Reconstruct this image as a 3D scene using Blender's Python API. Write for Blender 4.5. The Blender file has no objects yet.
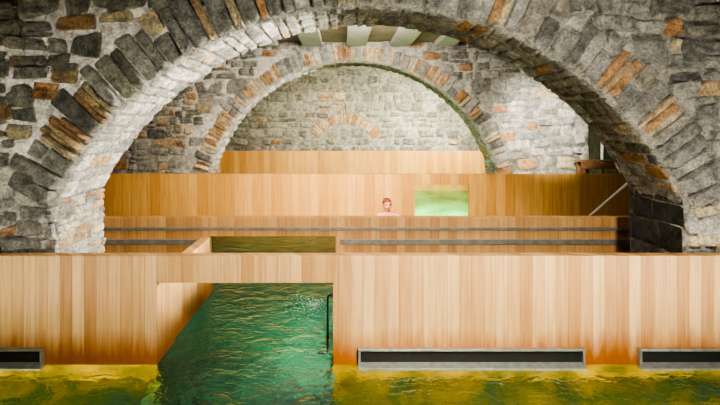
import bpy, bmesh, math, random
import numpy as np
from mathutils import Vector, noise, Matrix
random.seed(23)
F=500.0; VX=342.0; VY=125.0; CZ=1.98
def PX(px,d): return (px-VX)*d/F
def PZ(py,d): return CZ-(py-VY)*d/F
scene=bpy.context.scene
try:
    scene.view_settings.view_transform='AgX'
    scene.view_settings.look='AgX - High Contrast'
except Exception: pass
D1=4.13; DA=4.30; TA=0.82; DP2=5.86; DP3=10.7; DM=11.5; DP4=16.6; DF=17.6
H=0.9; T=0.10; OX0=PX(157,D1); OX1=PX(333,D1); ZL=0.675
# ---------------------------------------------------------------- materials
def newmat(name):
    m=bpy.data.materials.new(name); m.use_nodes=True
    nt=m.node_tree; b=nt.nodes['Principled BSDF']
    return m,nt,b
def N(nt,t,**kw):
    n=nt.nodes.new(t)
    for k,v in kw.items():
        if k in n.inputs: n.inputs[k].default_value=v
        else: setattr(n,k,v)
    return n
def ramp(nt,stops,interp='LINEAR'):
    r=nt.nodes.new('ShaderNodeValToRGB'); cr=r.color_ramp; cr.interpolation=interp
    while len(cr.elements)<len(stops): cr.elements.new(0.5)
    for e,(p,c) in zip(cr.elements,stops):
        e.position=p; e.color=(c[0],c[1],c[2],1)
    return r
def math_n(nt,op,a,b=None,c=None):
    n=nt.nodes.new('ShaderNodeMath'); n.operation=op
    for i,v in enumerate((a,b,c)):
        if v is None: continue
        if isinstance(v,(int,float)): n.inputs[i].default_value=v
        else: nt.links.new(v,n.inputs[i])
    return n.outputs[0]
def mix(nt,fac,a,b,mode='MIX'):
    n=nt.nodes.new('ShaderNodeMix'); n.data_type='RGBA'; n.blend_type=mode
    for i,v in ((0,fac),(6,a),(7,b)):
        if isinstance(v,(int,float)): n.inputs[i].default_value=v
        elif isinstance(v,tuple): n.inputs[i].default_value=(v[0],v[1],v[2],1)
        else: nt.links.new(v,n.inputs[i])
    return n.outputs[2]

def stone_mat(name,bump=0.5,lime=0.45):
    m,nt,b=newmat(name); L=nt.links
    geo=N(nt,'ShaderNodeNewGeometry')
    at=N(nt,'ShaderNodeAttribute',attribute_name='Col')
    n1=N(nt,'ShaderNodeTexNoise',Scale=9.0,Detail=9.0,Roughness=0.72); L.new(geo.outputs['Position'],n1.inputs['Vector'])
    n2=N(nt,'ShaderNodeTexNoise',Scale=42.0,Detail=6.0,Roughness=0.75); L.new(geo.outputs['Position'],n2.inputs['Vector'])
    r1=ramp(nt,[(0.36,(0.55,0.54,0.52)),(0.5,(1,1,1)),(0.64,(1.55,1.53,1.46))]); L.new(n1.outputs[0],r1.inputs[0])
    c=mix(nt,1.0,at.outputs['Color'],r1.outputs[0],'MULTIPLY')
    r2=ramp(nt,[(0.36,(0.48,0.48,0.48)),(0.6,(1.28,1.27,1.25))]); L.new(n2.outputs[0],r2.inputs[0])
    c=mix(nt,0.9,c,r2.outputs[0],'MULTIPLY')
    n3=N(nt,'ShaderNodeTexNoise',Scale=5.0,Detail=12.0,Roughness=0.8); L.new(geo.outputs['Position'],n3.inputs['Vector'])
    r3=ramp(nt,[(0.49,(0,0,0)),(0.57,(1,1,1))]); L.new(n3.outputs[0],r3.inputs[0])
    f=math_n(nt,'MULTIPLY',r3.outputs[0],lime)
    lum=N(nt,'ShaderNodeRGBToBW'); L.new(at.outputs['Color'],lum.inputs[0])
    f=math_n(nt,'MULTIPLY',f,math_n(nt,'MINIMUM',1.0,math_n(nt,'MULTIPLY',lum.outputs[0],6.0)))
    c=mix(nt,f,c,(0.50,0.485,0.44))
    L.new(c,b.inputs['Base Color']); b.inputs['Roughness'].default_value=0.9
    b.inputs['Specular IOR Level'].default_value=0.25
    h=math_n(nt,'ADD',n1.outputs[0],math_n(nt,'MULTIPLY',n2.outputs[0],0.7))
    bp=N(nt,'ShaderNodeBump',Strength=bump,Distance=0.055); L.new(h,bp.inputs['Height']); L.new(bp.outputs[0],b.inputs['Normal'])
    return m
M_STONE=stone_mat('rubble_stone',1.0,.2)
M_STONE_FAR=stone_mat('rubble_stone_far',1.0,.32)

def plain_stone(name,c1,c2,scale=2.0):
    m,nt,b=newmat(name); L=nt.links
    geo=N(nt,'ShaderNodeNewGeometry')
    n1=N(nt,'ShaderNodeTexNoise',Scale=scale,Detail=8.0,Roughness=0.65); L.new(geo.outputs['Position'],n1.inputs['Vector'])
    r=ramp(nt,[(0.35,c1),(0.65,c2)]); L.new(n1.outputs[0],r.inputs[0]); L.new(r.outputs[0],b.inputs['Base Color'])
    b.inputs['Roughness'].default_value=0.85
    bp=N(nt,'ShaderNodeBump',Strength=0.6,Distance=0.05); L.new(n1.outputs[0],bp.inputs['Height']); L.new(bp.outputs[0],b.inputs['Normal'])
    return m
M_WALL=plain_stone('side_wall_stone',(0.06,0.055,0.045),(0.16,0.15,0.12),3)
M_CEIL=plain_stone('ceiling_plaster',(0.30,0.22,0.16),(0.42,0.33,0.25),2)
M_BEAM=plain_stone('beam_concrete',(0.60,0.58,0.54),(0.72,0.69,0.64),4)

def floor_mat():
    m,nt,b=newmat('pool_floor_mineral_caustics'); L=nt.links
    geo=N(nt,'ShaderNodeNewGeometry')
    sep=N(nt,'ShaderNodeSeparateXYZ'); L.new(geo.outputs['Position'],sep.inputs[0])
    n1=N(nt,'ShaderNodeTexNoise',Scale=1.6,Detail=5.0,Roughness=0.6,Distortion=1.2); L.new(geo.outputs['Position'],n1.inputs['Vector'])
    gold=ramp(nt,[(0.37,(0.03,0.15,0.11)),(0.46,(0.12,0.20,0.05)),(0.54,(0.34,0.29,0.04)),(0.63,(0.60,0.42,0.05)),(0.73,(0.78,0.72,0.42))]); L.new(n1.outputs[0],gold.inputs[0])  # golden floor; palest stops paint caustic-like bright patches into the colour
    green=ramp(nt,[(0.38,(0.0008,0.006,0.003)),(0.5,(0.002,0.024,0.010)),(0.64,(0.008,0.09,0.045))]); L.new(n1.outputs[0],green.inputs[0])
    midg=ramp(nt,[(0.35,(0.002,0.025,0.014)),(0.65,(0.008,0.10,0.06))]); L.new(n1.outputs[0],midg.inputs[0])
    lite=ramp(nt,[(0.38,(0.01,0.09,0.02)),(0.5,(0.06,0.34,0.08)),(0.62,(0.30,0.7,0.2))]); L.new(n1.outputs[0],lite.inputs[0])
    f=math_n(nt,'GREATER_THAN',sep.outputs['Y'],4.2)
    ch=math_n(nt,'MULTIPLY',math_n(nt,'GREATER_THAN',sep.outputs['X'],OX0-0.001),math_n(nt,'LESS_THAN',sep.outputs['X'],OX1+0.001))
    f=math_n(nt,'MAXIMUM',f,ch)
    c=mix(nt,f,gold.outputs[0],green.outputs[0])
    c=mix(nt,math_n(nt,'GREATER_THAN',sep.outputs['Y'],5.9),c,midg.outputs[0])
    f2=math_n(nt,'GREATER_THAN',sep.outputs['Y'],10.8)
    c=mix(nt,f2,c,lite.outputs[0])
    L.new(c,b.inputs['Base Color']); b.inputs['Roughness'].default_value=0.7
    return m
M_FLOOR=floor_mat()

def wood_mat(name,dark,mid,light,plank=0.105,stain=True):
    m,nt,b=newmat(name); L=nt.links
    geo=N(nt,'ShaderNodeNewGeometry')
    sep=N(nt,'ShaderNodeSeparateXYZ'); L.new(geo.outputs['Position'],sep.inputs[0])
    u=math_n(nt,'ADD',sep.outputs['X'],sep.outputs['Y'])
    us=math_n(nt,'DIVIDE',u,plank)
    idx=math_n(nt,'FLOOR',us); fr=math_n(nt,'FRACT',us)
    wn=N(nt,'ShaderNodeTexWhiteNoise',noise_dimensions='1D'); L.new(idx,wn.inputs['W'])
    r=ramp(nt,[(0.0,dark),(0.35,mid),(1.0,light)]); L.new(wn.outputs['Value'],r.inputs[0])
    comb=N(nt,'ShaderNodeCombineXYZ'); L.new(math_n(nt,'MULTIPLY',u,40.0),comb.inputs[0])
    L.new(math_n(nt,'MULTIPLY',sep.outputs['Z'],1.6),comb.inputs[2]); L.new(math_n(nt,'MULTIPLY',idx,3.7),comb.inputs[1])
    g=N(nt,'ShaderNodeTexNoise',Scale=1.0,Detail=5.0,Roughness=0.6,Distortion=0.4); L.new(comb.outputs[0],g.inputs['Vector'])
    gr=ramp(nt,[(0.3,(0.80,0.72,0.63)),(0.6,(1.04,1.03,1.02))]); L.new(g.outputs[0],gr.inputs[0])
    c=mix(nt,1.0,r.outputs[0],gr.outputs[0],'MULTIPLY')
    e=math_n(nt,'MINIMUM',fr,math_n(nt,'SUBTRACT',1.0,fr))
    seam=math_n(nt,'LESS_THAN',e,0.03)
    c=mix(nt,math_n(nt,'MULTIPLY',seam,0.38),c,(0.20,0.09,0.025))
    n=N(nt,'ShaderNodeTexNoise',Scale=1.0,Detail=4.0,Roughness=0.65)
    cb=N(nt,'ShaderNodeCombineXYZ'); L.new(math_n(nt,'MULTIPLY',u,16.0),cb.inputs[0]); L.new(math_n(nt,'MULTIPLY',sep.outputs['Z'],2.0),cb.inputs[2]); L.new(cb.outputs[0],n.inputs['Vector'])
    zz=math_n(nt,'SUBTRACT',sep.outputs['Z'],math_n(nt,'MULTIPLY',n.outputs[0],0.36))
    sr=ramp(nt,[(0.0,(1,1,1)),(1.0,(0,0,0))]); L.new(math_n(nt,'MULTIPLY_ADD',zz,4.5,0.5),sr.inputs[0])
    if stain:
        c=mix(nt,math_n(nt,'MULTIPLY',sr.outputs[0],0.92),c,(0.32,0.095,0.008))
        n5=N(nt,'ShaderNodeTexNoise',Scale=5.0,Detail=4.0); L.new(geo.outputs['Position'],n5.inputs['Vector'])
        gold=ramp(nt,[(0.35,(0.12,0.09,0.01)),(0.65,(0.45,0.26,0.02))]); L.new(n5.outputs[0],gold.inputs[0])
        gg=mix(nt,math_n(nt,'GREATER_THAN',sep.outputs['Y'],D1+0.02),gold.outputs[0],(0.003,0.022,0.010))
        under=math_n(nt,'LESS_THAN',sep.outputs['Z'],0.0)
        c=mix(nt,under,c,gg)
    L.new(c,b.inputs['Base Color']); b.inputs['Roughness'].default_value=0.5
    b.inputs['Specular IOR Level'].default_value=0.3
    hh=math_n(nt,'SUBTRACT',math_n(nt,'MULTIPLY',g.outputs[0],0.2),seam)
    bp=N(nt,'ShaderNodeBump',Strength=0.3,Distance=0.005); L.new(hh,bp.inputs['Height']); L.new(bp.outputs[0],b.inputs['Normal'])
    return m
M_WOOD=wood_mat('larch_planks',(0.46,0.25,0.10),(0.60,0.375,0.17),(0.69,0.47,0.235),0.1)
M_WOOD2=wood_mat('larch_planks_brown',(0.42,0.22,0.09),(0.50,0.29,0.12),(0.57,0.35,0.155),0.1)
M_WOOD3=wood_mat('larch_planks_warm_lit',(0.50,0.25,0.065),(0.58,0.32,0.095),(0.65,0.39,0.13),0.2,False)  # same larch, with the warm light put into a more orange colour

def water_mat():
    m=bpy.data.materials.new('thermal_water'); m.use_nodes=True; nt=m.node_tree; L=nt.links
    for n in list(nt.nodes): nt.nodes.remove(n)
    out=N(nt,'ShaderNodeOutputMaterial'); rf=N(nt,'ShaderNodeBsdfRefraction',IOR=1.33,Roughness=0.0)
    gl=N(nt,'ShaderNodeBsdfGlossy',Roughness=0.02); fr=N(nt,'ShaderNodeFresnel',IOR=1.33)
    gl.inputs['Color'].default_value=(0.88,1.0,0.94,1)
    rf.inputs['Color'].default_value=(0.90,1.0,0.88,1)
    geo=N(nt,'ShaderNodeNewGeometry')
    mp=N(nt,'ShaderNodeMapping'); mp.inputs['Scale'].default_value=(1,1.2,1); L.new(geo.outputs['Position'],mp.inputs[0])
    n1=N(nt,'ShaderNodeTexNoise',Scale=4.8,Detail=2.0,Roughness=0.5,Distortion=0.6); L.new(mp.outputs[0],n1.inputs['Vector'])
    n2=N(nt,'ShaderNodeTexNoise',Scale=18.0,Detail=2.0,Roughness=0.5,Distortion=0.8); L.new(mp.outputs[0],n2.inputs['Vector'])
    h=math_n(nt,'ADD',n1.outputs[0],math_n(nt,'MULTIPLY',n2.outputs[0],0.3))
    bp=N(nt,'ShaderNodeBump',Strength=0.85,Distance=0.055); L.new(h,bp.inputs['Height'])
    for q in (rf,gl,fr): L.new(bp.outputs[0],q.inputs['Normal'])
    mx=N(nt,'ShaderNodeMixShader')
    L.new(math_n(nt,'MULTIPLY',fr.outputs[0],0.6),mx.inputs[0]); L.new(rf.outputs[0],mx.inputs[1]); L.new(gl.outputs[0],mx.inputs[2])
    L.new(mx.outputs[0],out.inputs[0]); return m
M_WATER=water_mat()
def simple(name,col,rough=0.5,metal=0.0,nscale=30,var=0.15,bump=0.0):
    m,nt,b=newmat(name); L=nt.links
    tc=N(nt,'ShaderNodeTexCoord'); n=N(nt,'ShaderNodeTexNoise',Scale=nscale,Detail=4.0); L.new(tc.outputs['Object'],n.inputs['Vector'])
    lo=tuple(x*(1-var) for x in col); hi=tuple(min(1,x*(1+var)) for x in col)
    r=ramp(nt,[(0.35,lo),(0.65,hi)]); L.new(n.outputs[0],r.inputs[0]); L.new(r.outputs[0],b.inputs['Base Color'])
    b.inputs['Roughness'].default_value=rough; b.inputs['Metallic'].default_value=metal
    if bump:
        bp=N(nt,'ShaderNodeBump',Strength=bump,Distance=0.01); L.new(n.outputs[0],bp.inputs['Height']); L.new(bp.outputs[0],b.inputs['Normal'])
    return m
M_STEEL=simple('brushed_steel',(0.36,0.37,0.33),0.4,0.6,20,0.15)
M_STEELD=simple('dull_steel_band',(0.22,0.21,0.175),0.5,0.2,12,0.15)
M_RAIL=simple('polished_steel',(0.95,0.95,0.93),0.3,0.0,12,0.05)
M_RAILD=simple('dark_steel',(0.12,0.13,0.13),0.4,0.6,12,0.15)
M_DARK=simple('slot_shade_dark',(0.015,0.015,0.013),0.6,0,20,0.2)  # near-black colour standing in for shade inside the grate slots
M_SKIN=simple('skin',(0.56,0.23,0.13),0.5,0,25,0.08)
M_HAIR=simple('hair_auburn',(0.13,0.045,0.02),0.6,0,60,0.4,0.5)
M_EYE=simple('eye_dark',(0.03,0.02,0.02),0.2,0,5,0.1)
M_LIP=simple('lips',(0.38,0.11,0.08),0.5,0,20,0.1)
M_TRUNK=simple('navy_cloth',(0.02,0.03,0.08),0.8,0,40,0.2)
M_BROWN=simple('brown_bench_wood',(0.28,0.15,0.07),0.6,0,12,0.25)
M_FOAM=simple('white_foam',(0.55,0.72,0.63),0.4,0,40,0.1)

# ---------------------------------------------------------------- object helpers
def mesh_obj(name,verts,faces,mat,cols=None,smooth=False,parent=None,**kw):
    v=np.array(verts,dtype=float)
    org=Vector(((v[:,0].min()+v[:,0].max())/2,(v[:,1].min()+v[:,1].max())/2,v[:,2].min()))
    if parent is not None:
        base=Vector((0,0,0)); p=parent
        while p is not None: base+=p.location; p=p.parent
    else: base=Vector((0,0,0))
    me=bpy.data.meshes.new(name)
    me.from_pydata((v-np.array(org)).tolist(),[],faces); me.update()
    me.materials.append(mat)
    if cols is not None:
        a=me.color_attributes.new('Col','FLOAT_COLOR','POINT')
        c=np.ones((len(v),4)); c[:,:3]=np.array(cols); a.data.foreach_set('color',c.ravel())
    if smooth: me.polygons.foreach_set('use_smooth',[True]*len(me.polygons))
    o=bpy.data.objects.new(name,me); scene.collection.objects.link(o)
    o.location=org-base
    if parent is not None: o.parent=parent
    if kw.get('label'): o['label']=kw['label']
    if kw.get('category') and parent is None: o['category']=kw['category']
    if kw.get('group') and parent is None: o['group']=kw['group']
    if kw.get('kind'): o['kind']=kw['kind']
    bv=kw.get('bevel')
    if bv:
        md=o.modifiers.new('bevel','BEVEL'); md.width=bv; md.segments=2; md.limit_method='ANGLE'
    return o
def boxes(lst):
    V=[];Fc=[]
    for (x0,x1,y0,y1,z0,z1) in lst:
        k=len(V)
        V+=[(x0,y0,z0),(x1,y0,z0),(x1,y1,z0),(x0,y1,z0),(x0,y0,z1),(x1,y0,z1),(x1,y1,z1),(x0,y1,z1)]
        Fc+=[(k,k+3,k+2,k+1),(k+4,k+5,k+6,k+7),(k,k+1,k+5,k+4),(k+1,k+2,k+6,k+5),(k+2,k+3,k+7,k+6),(k+3,k,k+4,k+7)]
    return V,Fc
def box_obj(name,lst,mat,**kw):
    V,Fc=boxes(lst); return mesh_obj(name,V,Fc,mat,**kw)
def tube(pts,rad,seg=12):
    V=[];Fc=[]; pts=[Vector(p) for p in pts]; up=None
    for i,p in enumerate(pts):
        t=(pts[min(i+1,len(pts)-1)]-pts[max(i-1,0)]).normalized()
        if up is None:
            up=Vector((0,1,0)) if abs(t.y)<0.9 else Vector((1,0,0))
        a=(up-t*up.dot(t)).normalized(); b2=t.cross(a); up=a
        for k in range(seg):
            an=2*math.pi*k/seg; V.append(tuple(p+a*math.cos(an)*rad+b2*math.sin(an)*rad))
        if i:
            o=(i-1)*seg
            for k in range(seg): Fc.append((o+k,o+(k+1)%seg,o+seg+(k+1)%seg,o+seg+k))
    Fc.append(tuple(range(seg))[::-1]); n=len(V)-seg; Fc.append(tuple(range(n,n+seg)))
    return V,Fc
def round_path(pts,r=0.06,n=5):
    pts=[Vector(p) for p in pts]; out=[pts[0]]
    for i in range(1,len(pts)-1):
        a,b,c=pts[i-1],pts[i],pts[i+1]
        p0=b+(a-b).normalized()*r; p1=b+(c-b).normalized()*r
        for k in range(n+1):
            t=k/n; out.append((1-t)**2*p0+2*t*(1-t)*b+t*t*p1)
    out.append(pts[-1]); return out

# ---------------------------------------------------------------- stone work
class Acc:
    def __init__(s,mortar): s.V=[];s.F=[];s.C=[];s.m=mortar
def patch(acc,mapf,s0,s1,t0,t1,prot,col,n=7,jit=0.24,rough=1.0):
    w=s1-s0;h=t1-t0
    q_=min(abs(w),abs(h))
    J=[(random.uniform(-jit,jit)*q_,random.uniform(-jit,jit)*q_) for _ in range(4)]
    c=[(s0+J[0][0],t0+J[0][1]),(s1+J[1][0],t0+J[1][1]),(s1+J[2][0],t1+J[2][1]),(s0+J[3][0],t1+J[3][1])]
    k0=len(acc.V); pw=random.uniform(3.2,8.0) if rough>.5 else 7.0; tilt=(random.uniform(-.5,.5),random.uniform(-.5,.5))
    off=Vector((random.uniform(0,50),random.uniform(0,50),random.uniform(0,50)))
    M=acc.m
    for j in range(n+1):
        v=j/n
        for i in range(n+1):
            u=i/n
            s=(1-u)*(1-v)*c[0][0]+u*(1-v)*c[1][0]+u*v*c[2][0]+(1-u)*v*c[3][0]
            t=(1-u)*(1-v)*c[0][1]+u*(1-v)*c[1][1]+u*v*c[2][1]+(1-u)*v*c[3][1]
            P,Nn=mapf(s,t)
            a=abs(2*u-1)**pw+abs(2*v-1)**pw
            nz=noise.noise(P*7+off)*0.6+noise.noise(P*19+off)*0.6
            f0=1.0-a+nz*0.8*rough
            f=max(-0.7,min(1.0,f0*3.0))
            hh=prot*(f if f>0 else f*0.6)*(1+tilt[0]*(u-.5)*2+tilt[1]*(v-.5)*2)+nz*prot*0.8*rough
            if a>=1: hh=min(hh,-0.004)
            Q=P+Nn*hh
            k=max(0,min(1,f0*2.6-0.1)) if rough>.5 else max(.35,min(1,f0*3))
            acc.V.append((Q.x,Q.y,Q.z)); acc.C.append(tuple(M[q]*(1-k)+col[q]*k for q in range(3)))
    for j in range(n):
        for i in range(n):
            q=k0+j*(n+1)+i; acc.F.append((q,q+1,q+n+2,q+n+1))
GREY=[(0.26,0.257,0.24),(0.31,0.305,0.285),(0.215,0.215,0.205),(0.36,0.35,0.325),(0.28,0.265,0.23),(0.39,0.38,0.35)]
BRICK=[(0.44,0.25,0.13),(0.50,0.29,0.14),(0.54,0.40,0.23),(0.60,0.50,0.34)]
def scol(pb=0.06,g=1.0):
    if random.random()<pb: c=random.choice(BRICK); g=min(g,1.1)
    else: c=random.choice(GREY)
    k=random.uniform(0.8,1.2)*g
    return (c[0]*k,c[1]*k,c[2]*k)
def slab(acc,cx,hw,zs,R,y0,y1,x0,x1,z0,z1,col,n=56):
    cz=zs-math.sqrt(R*R-hw*hw)
    a0=math.asin(hw/R)
    inner=[(cx-hw,z0),(cx-hw,zs)]; outer=[(x0,z0),(x0,zs)]
    for i in range(n+1):
        a=-a0+2*a0*i/n
        inner.append((cx+R*math.sin(a),cz+R*math.cos(a))); outer.append((x0+(x1-x0)*i/n,z1))
    inner+=[(cx+hw,zs),(cx+hw,z0)]; outer+=[(x1,zs),(x1,z0)]
    m=len(inner); k=len(acc.V)
    for y in (y0,y1):
        for p in inner: acc.V.append((p[0],y,p[1])); acc.C.append(col)
        for p in outer: acc.V.append((p[0],y,p[1])); acc.C.append(col)
    for i in range(m-1):
        a,b=k+i,k+i+1
        acc.F.append((a,k+m+i,k+m+i+1,b))
        acc.F.append((a+2*m,b+2*m,k+3*m+i+1,k+3*m+i))
        acc.F.append((a,b,b+2*m,a+2*m))
        acc.F.append((k+m+i,k+3*m+i,k+3*m+i+1,k+m+i+1))
    return cz,a0
def arch_wall(name,cx,hw,zs,R,y0,y1,x0,x1,z0,z1,mortar,ring,vs,course,prot,visz0,visx,gain=1.0,n=7,mat=None,label='',intr_gain=1.6,rb=0.10,wb=0.05,brick_zone=None,right_dark=.3,gainf=None,rg=1.0):
    acc=Acc(mortar); cz,a0=slab(acc,cx,hw,zs,R,y0,y1,x0,x1,z0,z1,mortar)
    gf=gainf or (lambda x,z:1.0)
    fm=lambda s,t:(Vector((s,y0,t)),Vector((0,-1,0)))
    ringm=lambda s,t:(Vector((cx+t*math.sin(s),y0,cz+t*math.cos(s))),Vector((0,-1,0)))
    intm=lambda s,t:(Vector((cx+R*math.sin(s),t,cz+R*math.cos(s))),Vector((-math.sin(s),0,-math.cos(s))))
    z=visz0
    while z<z1-0.02:
        ch=random.uniform(*course); zt=min(z+ch,z1)
        x=max(x0,visx[0])+random.uniform(0,.1); xe=min(x1,visx[1])
        while x<xe:
            w=random.uniform(course[0]*0.9,course[1]*1.6); xb=min(x+w,xe)
            mx=(x+xb)/2; mz=(z+zt)/2
            ok=True; xa=x
            if mz<zs+0.02:
                if xa<cx-hw<xb: xb=cx-hw
                if xa<cx+hw<xb: xa=cx+hw
                if xa>=cx-hw-0.02 and xb<=cx+hw+0.02: ok=False
            if mz>zs-0.05 and math.hypot(mx-cx,mz-cz)<R+ring+0.04 : ok=False
            if ok and xb-xa>0.04:
                pb=wb
                if brick_zone:
                    for bz in brick_zone:
                        if bz[0]<mx<bz[1] and bz[2]<mz<bz[3]: pb=bz[4]
                split = random.random()<0.35 or (pb>0.3)
                zz=[z,(z+zt)/2+random.uniform(-.03,.03),zt] if split and ch>course[0]*1.2 else [z,zt]
                for q in range(len(zz)-1):
                    g=0.001
                    dz=0.06*math.sin(mx*2.1+z*1.7)+random.uniform(-.03,.03)
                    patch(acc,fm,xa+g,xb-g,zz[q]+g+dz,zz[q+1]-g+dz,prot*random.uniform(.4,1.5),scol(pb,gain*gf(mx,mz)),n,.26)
            x=xb if xb>x else x+w
        z=zt
    a=-a0-0.02
    while a<a0:
        brick=random.random()<rb
        w=random.uniform(*vs)*(0.5 if brick else 1)
        k=random.randint(1,3) if brick else 1
        for _ in range(k):
            b=a+w/R
            c=scol(1.0 if brick else 0.0,gain*rg*random.uniform(.68,1.1))
            ln=ring*random.uniform(.85,1.12)*(0.85 if brick else 1)
            if not brick and random.random()<0.15:
                md=R+ln*random.uniform(.4,.65)
                patch(acc,ringm,a,b,R+0.012,md-.003,prot*random.uniform(.9,1.6),c,n,0.12,.7)
                patch(acc,ringm,a,b,md+.003,R+ln,prot*random.uniform(.9,1.6),scol(.1,gain),n,0.12,.7)
            else: patch(acc,ringm,a,b,R+0.012,R+ln,prot*random.uniform(.9,1.8),c,n,0.12,.7)
            a=b
    a=-a0
    while a<a0:
        w=random.uniform(vs[0]*0.9,vs[1]*1.1); b=a+w/R; t=y0+0.01
        while t<y1-0.02:
            te=min(y1,t+random.uniform(.18,.42))
            gg=gain*intr_gain*(1.2 if a<-0.2 else .8)  # soffit paler on the left, darker on the right: side light in the colour
            patch(acc,intm,a+.003,b-.003,t+.004,te-.004,prot*0.5,scol(rb*0.3,gg),max(4,n-2),0.12)
            t=te
        a=b
    for sx,nx in ((cx-hw,1),(cx+hw,-1)):
        jm=lambda s,t,sx=sx,nx=nx:(Vector((sx,s,t)),Vector((nx,0,0)))
        z=visz0
        dk=nx<0 and right_dark<.5  # right jamb darkened: its shade is put into stone and mortar colour
        while z<zs:
            zt=min(zs,z+random.uniform(course[0]*.6,course[0]*1.1)*(3 if dk else 1)); t=y0+0.01
            while t<y1-0.02:
                te=min(y1,t+random.uniform(.18,.36)*(1.5 if dk else 1))
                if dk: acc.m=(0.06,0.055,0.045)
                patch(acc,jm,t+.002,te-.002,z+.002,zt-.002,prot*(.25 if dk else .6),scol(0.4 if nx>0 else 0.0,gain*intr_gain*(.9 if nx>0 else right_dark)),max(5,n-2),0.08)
                acc.m=mortar
                t=te
            z=zt
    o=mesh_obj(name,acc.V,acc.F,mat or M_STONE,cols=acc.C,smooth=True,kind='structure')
    if label: o['label']=label
    return o
ZFL=-1.25; XL=-6.0; XR=6.7; YB=-2.5
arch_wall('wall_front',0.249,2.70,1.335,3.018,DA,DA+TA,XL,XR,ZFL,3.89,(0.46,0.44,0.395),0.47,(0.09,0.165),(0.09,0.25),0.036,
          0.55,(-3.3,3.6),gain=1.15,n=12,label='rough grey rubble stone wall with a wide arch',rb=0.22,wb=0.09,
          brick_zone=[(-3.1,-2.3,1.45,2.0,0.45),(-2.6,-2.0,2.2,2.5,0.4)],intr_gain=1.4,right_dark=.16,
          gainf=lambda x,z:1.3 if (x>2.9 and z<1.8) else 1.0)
mr=148*DM/F; mhw=142*DM/F
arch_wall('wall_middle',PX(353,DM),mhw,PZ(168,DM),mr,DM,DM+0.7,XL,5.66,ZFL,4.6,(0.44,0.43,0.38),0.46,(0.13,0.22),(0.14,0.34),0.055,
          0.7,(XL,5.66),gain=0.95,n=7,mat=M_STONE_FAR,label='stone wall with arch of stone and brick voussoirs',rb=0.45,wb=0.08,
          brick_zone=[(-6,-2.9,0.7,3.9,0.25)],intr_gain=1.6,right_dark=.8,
          gainf=lambda x,z:1.6 if x>3.3 else .85,rg=1.1)  # whiter stone on the right, with part of the spotlight put into its colour
acc=Acc((0.38,0.375,0.31))
V,Fc=boxes([(XL,XR,DF,DF+0.3,ZFL,4.6)]); acc.V+=V; acc.F+=Fc; acc.C+=[acc.m]*8
fm=lambda s,t:(Vector((s,DF,t)),Vector((0,-1,0)))
bcx=PX(345,DF); bR=44*DF/F; bcz=PZ(113,DF)-bR
z=0.95
while z<4.5:
    ch=random.uniform(.16,.36); x=-4.8
    while x<5.6:
        w=random.uniform(.2,.65); mx=x+w/2; mz=z+ch/2
        rr=math.hypot(mx-bcx,mz-bcz)
        if not (bR-0.42<rr<bR+0.1 and mz>bcz+0.5):
            pb=0.75 if (PX(318,DF)<mx<PX(347,DF) and PZ(110,DF)<mz<PZ(84,DF)) else 0.04
            if pb>0.5:
                for q in range(3): patch(acc,fm,x+.01,x+w-.01,z+ch*q/3+.005,z+ch*(q+1)/3-.005,.02,scol(pb,.95),4,.05,.4)
            elif random.random()<.9:
                cc=scol(pb,.9); patch(acc,fm,x+.01,x+w-.01,z+.01,z+ch-.01,.055*random.uniform(.5,1.4),(cc[0],cc[1]*1.01,cc[2]*.9),6)
        x+=w
    z+=ch
rm=lambda s,t:(Vector((bcx+t*math.sin(s),DF-0.02,bcz+t*math.cos(s))),Vector((0,-1,0)))
a=-0.95; acc.m=(0.42,0.29,0.17)
while a<0.95:
    b=a+0.075
    patch(acc,rm,a-.002,b+.002,bR-0.40,bR,.03,scol(1.0,.9),4,0.04,.12); a=b
mesh_obj('wall_far',acc.V,acc.F,M_STONE_FAR,cols=acc.C,smooth=True,kind='structure',label='pale rubble wall with a blind brick arch')
box_obj('wall_left',[(XL-0.3,XL,YB,DF+0.3,ZFL,4.6)],M_WALL,kind='structure')
box_obj('wall_right',[(XR,XR+0.3,YB,DF+0.3,ZFL,4.6)],M_WALL,kind='structure')
box_obj('wall_back',[(XL,XR,YB-0.3,YB,ZFL,3.89)],M_WALL,kind='structure')
ZSH=-0.26
box_obj('floor',[(XL,OX0-.001,YB,D1+0.05,ZFL-0.3,ZSH),(OX1+.001,XR,YB,D1+0.05,ZFL-0.3,ZSH),(OX0-.001,OX1+.001,YB,D1+0.05,ZFL-0.3,ZFL+.02),(XL,XR,D1+0.05,DF,ZFL-0.3,ZFL)],M_FLOOR,kind='structure',label='mineral stained pool floor with painted caustic-like bright patches')
box_obj('ceiling',[(XL,XR,YB,DM,3.89,4.1),(XL,XR,DM+0.7,DF,4.6,4.8)],M_CEIL,kind='structure')
xb=-4.9
while xb<6:
    box_obj('ceiling_beam',[(xb,xb+0.45,DA+TA+0.02,DM-0.1,3.78,3.89)],M_BEAM,label='pale grey ceiling beam',category='ceiling beam',group='ceiling beams',bevel=0.012); xb+=1.0
mesh_obj('pool_water',[(XL,YB,0),(XR,YB,0),(XR,DF,0),(XL,DF,0)],[(0,1,2,3)],M_WATER,label='rippling golden and green thermal bath water',category='water',kind='stuff')

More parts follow.
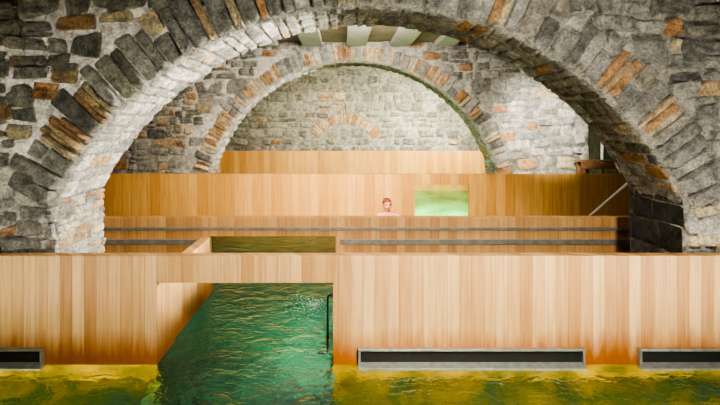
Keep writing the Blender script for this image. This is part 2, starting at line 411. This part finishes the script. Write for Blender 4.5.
# ---------------------------------------------------------------- partitions
p1=box_obj('wooden_partition',[(XL,OX0,D1,D1+T,ZSH,H),(OX1,XR,D1,D1+T,ZSH,H),(OX0+0.0,OX1,D1,D1+T,ZL,H)],M_WOOD,
   label='pale larch plank partition with passage opening, stained orange at the waterline',category='partition',bevel=0.004)
def grate(px0,px1,name='overflow_grate'):
    x0,x1=PX(px0,D1),PX(px1,D1); z1=PZ(347,D1); z0=-0.03
    y0=D1-0.045; f=0.02
    fr=box_obj(name,[(x0,x1,y0,D1-0.002,z1-f,z1),(x0,x0+f,y0,D1-0.002,z0+.05,z1-f),(x1-f,x1,y0,D1-0.002,z0+.05,z1-f)],M_STEEL,parent=p1,label='stainless steel overflow grate with dark slot',bevel=0.004)
    a,b=x0,x1
    V=[(a,y0-.03,z0),(b,y0-.03,z0),(b,D1-.002,z0),(a,D1-.002,z0),(a,y0-.03,z0+.035),(b,y0-.03,z0+.035),(b,D1-.004,z0+.06),(a,D1-.004,z0+.06)]
    Fc=[(0,3,2,1),(4,5,6,7),(0,1,5,4),(1,2,6,5),(2,3,7,6),(3,0,4,7)]
    mesh_obj('lip',V,Fc,M_STEEL,parent=fr,label='sloping steel lip',bevel=0.004)
    box_obj('slot_shade_panel',[(x0+f,x1-f,D1-0.012,D1-0.004,z0+.055,z1-f)],M_DARK,parent=fr,label='dark panel standing in for slot shade behind frame')  # flat dark panel in place of the shaded depth of the slot
grate(358,583); grate(-60,45); grate(637,860)
HS=0.66
S=box_obj('wooden_partition',[(OX0-0.13,OX0,D1+T+0.004,D1+0.42,ZFL,HS),(OX0-0.13,OX0-0.02,D1+0.425,DP2-0.004,ZFL,HS)],M_WOOD,label='low larch side wall flanking the water passage',category='partition',bevel=0.004)
S2=box_obj('wooden_partition',[(OX1,OX1+0.13,D1+T+0.004,DP2-0.004,ZFL,0.47)],M_WOOD,label='low larch side wall flanking the water passage',category='partition',bevel=0.004)
p2=box_obj('wooden_partition',[(XL,OX0-0.02,DP2,DP2+T,ZFL,H),(OX1,XR,DP2,DP2+T,ZFL,H),(OX0-0.02,OX1,DP2,DP2+T,ZL,H)],M_WOOD2,
   label='brown plank partition carrying horizontal steel bands',category='partition',bevel=0.004)
def band(x0,x1,ya,yb,t):
    box_obj('steel_band',[(x0,x1,DP2-t,DP2-0.001,PZ(yb,DP2),PZ(ya,DP2))],M_STEELD,parent=p2,label='grey steel band',bevel=0.003)
band(XL+0.05,XR-0.05,227,230.5,.012)
band(XL+.05,OX0-.05,239,244.5,.016); band(OX1+.05,XR-.05,239,244.5,.016)
x3a,x3b=PX(415,DP3),PX(469,DP3); z3=PZ(185,DP3)
box_obj('wooden_partition',[(XL,x3a,DP3,DP3+T,ZFL,H+0.03),(x3b,XR,DP3,DP3+T,ZFL,H+0.03),(x3a,x3b,DP3,DP3+T,z3,H+0.03)],M_WOOD3,
   label='orange-lit larch partition with small square opening',category='partition',bevel=0.005)
box_obj('wooden_partition',[(XL,XR,DP4,DP4+T,ZFL,PZ(151,DP4))],M_WOOD3,label='larch partition below the blind brick arch',category='partition',bevel=0.005)

# ---------------------------------------------------------------- rails, bench, pole
yg=D1+0.22
V,Fc=tube(round_path([(OX1-.001,yg,.50),(OX1-.05,yg,.50),(OX1-.05,yg,.05),(OX1-.05,yg-.12,.05),(OX1-.13,yg-.12,.05)],0.025),0.008)
mesh_obj('grab_rail',V,Fc,M_RAILD,smooth=True,label='slim straight steel grab rail inside the passage opening',category='handrail')
yr=8.0
V,Fc=tube(round_path([(PX(588,yr),yr,ZFL),(PX(588,yr),yr,0.50),(PX(636,yr),yr,1.16),(PX(690,yr),yr,1.16),(PX(690,yr),yr,ZFL)],0.08),0.02)
mesh_obj('handrail',V,Fc,M_RAIL,smooth=True,label='slanting tubular steel handrail rising from the pool',category='handrail')
bx0,bx1=PX(575,11.2),XR
bn=bpy.data.objects.new('bench',None); scene.collection.objects.link(bn); bn.location=((bx0+bx1)/2,11.1,ZFL)
bn['label']='brown slatted wooden bench by the stone wall'; bn['category']='bench'
box_obj('seat',[(bx0,bx1-.02,10.9,10.98,1.16,1.2),(bx0,bx1-.02,11.0,11.08,1.16,1.2),(bx0,bx1-.02,11.1,11.18,1.16,1.2),(bx0,bx1-.02,11.2,11.28,1.16,1.2),(bx0,bx1-.02,10.9,10.93,1.02,1.15)],M_BROWN,parent=bn,bevel=0.006)
for xx in (bx0+.05,bx1-.15):
    for yy in (10.93,11.18): box_obj('leg',[(xx,xx+.07,yy,yy+.07,ZFL,1.16)],M_BROWN,parent=bn,bevel=0.005)
V,Fc=tube([(PX(602,11.6),11.6,ZFL),(PX(602,11.6),11.6,0),(PX(602,11.6),11.6,1.75)],0.03)
mesh_obj('steel_pole',V,Fc,M_RAIL,smooth=True,label='slim upright steel pole beside the stone wall',category='pole')

# ---------------------------------------------------------------- bather
def skin_mesh(verts,edges,radii):
    me=bpy.data.meshes.new('tmp'); me.from_pydata(verts,edges,[]); o=bpy.data.objects.new('tmp',me); scene.collection.objects.link(o)
    o.modifiers.new('s','SKIN'); sd=o.modifiers.new('u','SUBSURF'); sd.levels=2
    for i,r in enumerate(radii):
        sv=me.skin_vertices[0].data[i]; sv.radius=(r,r) if not isinstance(r,tuple) else r; sv.use_root=(i==0)
    dg=bpy.context.evaluated_depsgraph_get(); ev=o.evaluated_get(dg); m2=bpy.data.meshes.new_from_object(ev)
    V=[tuple(v.co) for v in m2.vertices]; Fx=[tuple(p.vertices) for p in m2.polygons]
    bpy.data.objects.remove(o); return V,Fx
def ellip(c,r,seg=24,ring=16):
    V=[];Fc=[]
    for j in range(ring+1):
        th=math.pi*j/ring
        for i in range(seg):
            ph=2*math.pi*i/seg; V.append((c[0]+r[0]*math.sin(th)*math.cos(ph),c[1]+r[1]*math.sin(th)*math.sin(ph),c[2]+r[2]*math.cos(th)))
    for j in range(ring):
        for i in range(seg): Fc.append((j*seg+i,j*seg+(i+1)%seg,(j+1)*seg+(i+1)%seg,(j+1)*seg+i))
    return V,Fc
def add(A,B):
    k=len(A[0]); A[0].extend(B[0]); A[1].extend([tuple(i+k for i in f) for f in B[1]])
bpY=9.5; bpX=PX(387,bpY)
v=[(0,0,.93),(0,0,1.08),(0,0,1.28),(0,0.01,1.44),(0,0.0,1.51),(0,-.005,1.60)]
e=[(0,1),(1,2),(2,3),(3,4),(4,5)]
r=[(.16,.115),(.145,.10),(.165,.115),(.14,.09),(.065,.06),(.055,.058)]
for sx in (-1,1):
    k=len(v); v+=[(sx*.17,0.01,1.475),(sx*.22,-.02,1.435),(sx*.32,-.05,1.22),(sx*.32,-.24,1.09),(sx*.31,-.31,1.08)]
    r+=[.06,.055,.045,.032,(.035,.02)]; e+=[(3,k),(k,k+1),(k+1,k+2),(k+2,k+3),(k+3,k+4)]
    k=len(v); v+=[(sx*.09,0,.86),(sx*.11,-.01,.50),(sx*.12,.02,.10),(sx*.125,-.14,.035)]
    r+=[.095,.06,.042,(.042,.03)]; e+=[(0,k),(k,k+1),(k+1,k+2),(k+2,k+3)]
B=skin_mesh(v,e,r); B=(list(B[0]),list(B[1]))
for sx in (-1,1):
    px,py,pz=sx*.31,-.31,1.08
    add(B,ellip((px,py-.02,pz),(.038,.048,.017)))
    for fi,(dx,ln) in enumerate(((-.030,.062),(-.010,.076),(.011,.070),(.030,.055))):
        a=(px+dx,py-.055,pz); b=(px+dx*1.15,py-.055-ln*.55,pz-.004); c=(px+dx*1.2,py-.055-ln,pz-.018)
        fv,ff=tube([a,b,c],.0088,8); add(B,(fv,ff)); add(B,ellip(c,(.0088,.0088,.0088),8,6))
    fv,ff=tube([(px-sx*.03,py,pz),(px-sx*.055,py-.03,pz-.005),(px-sx*.06,py-.06,pz-.01)],.010,8); add(B,(fv,ff))
add(B,ellip((0,0.005,1.675),(.076,.094,.095))); add(B,ellip((0,-.03,1.615),(.060,.068,.078)))
add(B,ellip((0,-.065,1.565),(.028,.025,.02)))
add(B,ellip((0,-.108,1.632),(.013,.022,.016))); add(B,ellip((0,-.097,1.655),(.009,.014,.028)))
add(B,ellip((0,-.085,1.690),(.05,.012,.010)))
for sx in (-1,1):
    add(B,ellip((sx*.078,.005,1.645),(.012,.02,.034)))
    add(B,ellip((sx*.038,-.07,1.625),(.022,.022,.022)))
Ry=Matrix.Rotation(0.18,3,'Z')
def xf(V,s=1.035): return [tuple(Vector((bpX,bpY,ZFL))+Ry@(Vector(p)*s)) for p in V]
body=mesh_obj('person',xf(B[0]),B[1],M_SKIN,smooth=True,label='bather standing chest-deep in water, short auburn hair, facing out',category='person')
rm_=body.modifiers.new('remesh','REMESH'); rm_.mode='VOXEL'; rm_.voxel_size=0.0075; rm_.use_smooth_shade=True
sm=body.modifiers.new('smooth','SMOOTH'); sm.factor=0.5; sm.iterations=3
V,Fc=ellip((0,0.012,1.682),(.085,.100,.098),32,24)
nv=[]
for p in V:
    q=Vector(p)
    lim=1.715 if q.y<-0.05 else (1.68 if q.y<0.02 else 1.60)
    if q.z<lim: q.z=lim-(lim-q.z)*0.12; q.x*=.93; q.y=0.012+(q.y-0.012)*.93
    q+=Vector((1,1,1))*0.004*noise.noise(q*60)
    nv.append(tuple(q))
mesh_obj('hair',xf(nv),Fc,M_HAIR,smooth=True,parent=body,label='short auburn hair')
for sx in (-1,1):
    V,Fc=ellip((sx*.030,-.078,1.662),(.011,.010,.006),14,10); mesh_obj('eye',xf(V),Fc,M_EYE,smooth=True,parent=body,label='dark eye')
    V,Fc=ellip((sx*.031,-.090,1.683),(.017,.005,.0035),12,8); mesh_obj('eyebrow',xf(V),Fc,M_HAIR,smooth=True,parent=body,label='auburn eyebrow')
V,Fc=ellip((0,-.090,1.596),(.022,.008,.006),16,8); mesh_obj('mouth',xf(V),Fc,M_LIP,smooth=True,parent=body,label='closed lips')
tv=[(0,0,.95),(0,0,.99)]; te=[(0,1)]; tr=[(.175,.13),(.165,.125)]
for sx in (-1,1):
    k=len(tv); tv+=[(sx*.09,0,.86),(sx*.1,-.003,.66)]; tr+=[.11,.10]; te+=[(0,k),(k,k+1)]
TV=skin_mesh(tv,te,tr); mesh_obj('swim_trunks',xf(TV[0]),TV[1],M_TRUNK,smooth=True,parent=body,label='navy swim trunks')
FV=([],[])
for _ in range(420):
    aa=random.uniform(0,6.28); rr=abs(random.gauss(0,.09)); s=random.uniform(.0015,.004)
    add(FV,ellip((-.31+rr*math.cos(aa)*1.5,5.5+rr*math.sin(aa)*1.8,0.0),(s*1.9,s*1.6,s*1.0),8,6))
mesh_obj('water_foam',FV[0],FV[1],M_FOAM,smooth=True,label='small patch of white bubbling foam on water',category='foam',kind='stuff')

# ---------------------------------------------------------------- lights
def area(name,loc,target,energy,size,col=(1,.9,.75),sy=None,spread=None):
    l=bpy.data.lights.new(name,'AREA'); l.energy=energy; l.color=col; l.size=size
    if sy: l.shape='RECTANGLE'; l.size_y=sy
    if spread: l.spread=math.radians(spread)
    o=bpy.data.objects.new(name,l); scene.collection.objects.link(o); o.location=loc
    o.rotation_euler=(Vector(target)-Vector(loc)).to_track_quat('-Z','Y').to_euler(); return o
def spot(name,loc,target,energy,ang,col=(1,.9,.75),rad=.08,blend=.6):
    l=bpy.data.lights.new(name,'SPOT'); l.energy=energy; l.color=col; l.spot_size=math.radians(ang); l.spot_blend=blend; l.shadow_soft_size=rad
    o=bpy.data.objects.new(name,l); scene.collection.objects.link(o); o.location=loc
    o.rotation_euler=(Vector(target)-Vector(loc)).to_track_quat('-Z','Y').to_euler(); return o
WW=(1,.86,.66); WN=(1,.93,.82)
area('front_fill',(1.2,0.3,3.4),(0.6,4.2,0.2),140,0.4,WN,None,95)  # unseen fill added near the camera for the arch and front planks
spot('wall_spot',(3.6,1.7,0.4),(2.6,4.3,2.3),290,90,WN,.03)
spot('wall_spot',(-3.2,2.0,0.4),(-2.2,4.3,2.2),120,90,WN,.03)
spot('reveal_spot',(3.4,5.75,1.3),(-2.1,4.75,2.0),3400,42,WN)
area('partition_fill',(0.3,5.22,3.5),(0.3,5.9,0.3),75,3.0,WN,0.15)  # unseen fill added behind the front arch to brighten the second partition
area('hall_lamp',(0.5,5.7,3.6),(0,10.6,0.4),180,1.6,WW,0.4,90)
spot('hall_spot',(3.2,6.6,3.4),(4.6,11.5,1.9),3000,32,(1,.95,.83),.08,.9)
spot('hall_spot',(-2.4,7.5,3.5),(-4.0,11.5,1.9),150,60,WW)
area('hall_fill_lamp',(0.6,7.5,3.65),(0.4,11.5,2.6),75,1.0,WN,0.3,120)
area('ceiling_fill',(0.6,7.6,3.2),(0.6,11,3.89),60,1.6,WN,0.3)  # unseen upward fill added to brighten the ceiling and beams
area('far_lamp',(4.6,13.0,3.6),(2.6,17.6,1.7),260,0.5,(1,.94,.78),None,90)
area('far_lamp',(-1.5,12.9,4.2),(-0.5,17.6,1.6),90,0.8,WW,None,110)
spot('arch_spot',(2.2,12.6,1.0),(-2.6,11.9,2.6),1200,50,WN)
area('underwater_lamp',(-2.6,1.2,-0.10),(-2.4,3.9,-0.28),150,0.9,(1,.98,.85),0.08)
area('underwater_lamp',(2.0,1.2,-0.10),(1.6,3.9,-0.28),150,0.9,(1,.98,.85),0.08)
area('underwater_lamp',(-0.12,5.4,-0.35),(-1.0,5.8,-1.0),80,0.3,(.7,1,.8),0.15)
area('underwater_lamp',(1.2,6.1,-0.35),(-0.8,8.4,-1.2),100,0.5,(.85,1,.95),0.2)
area('underwater_lamp',(2.4,10.9,-0.3),(2.4,14,-1.15),200,0.8,(.95,1,.85),0.2,100)
w=bpy.data.worlds.new('world'); scene.world=w; w.use_nodes=True
w.node_tree.nodes['Background'].inputs[0].default_value=(0.9,0.85,0.75,1); w.node_tree.nodes['Background'].inputs[1].default_value=0.03

cam=bpy.data.cameras.new('camera'); co=bpy.data.objects.new('camera',cam); scene.collection.objects.link(co)
co.location=(0,0,CZ); co.rotation_euler=(math.radians(90),0,0)
cam.sensor_width=36; cam.lens=F/720*36; cam.shift_x=18/720; cam.shift_y=-77.5/720; cam.clip_start=0.05
scene.camera=co
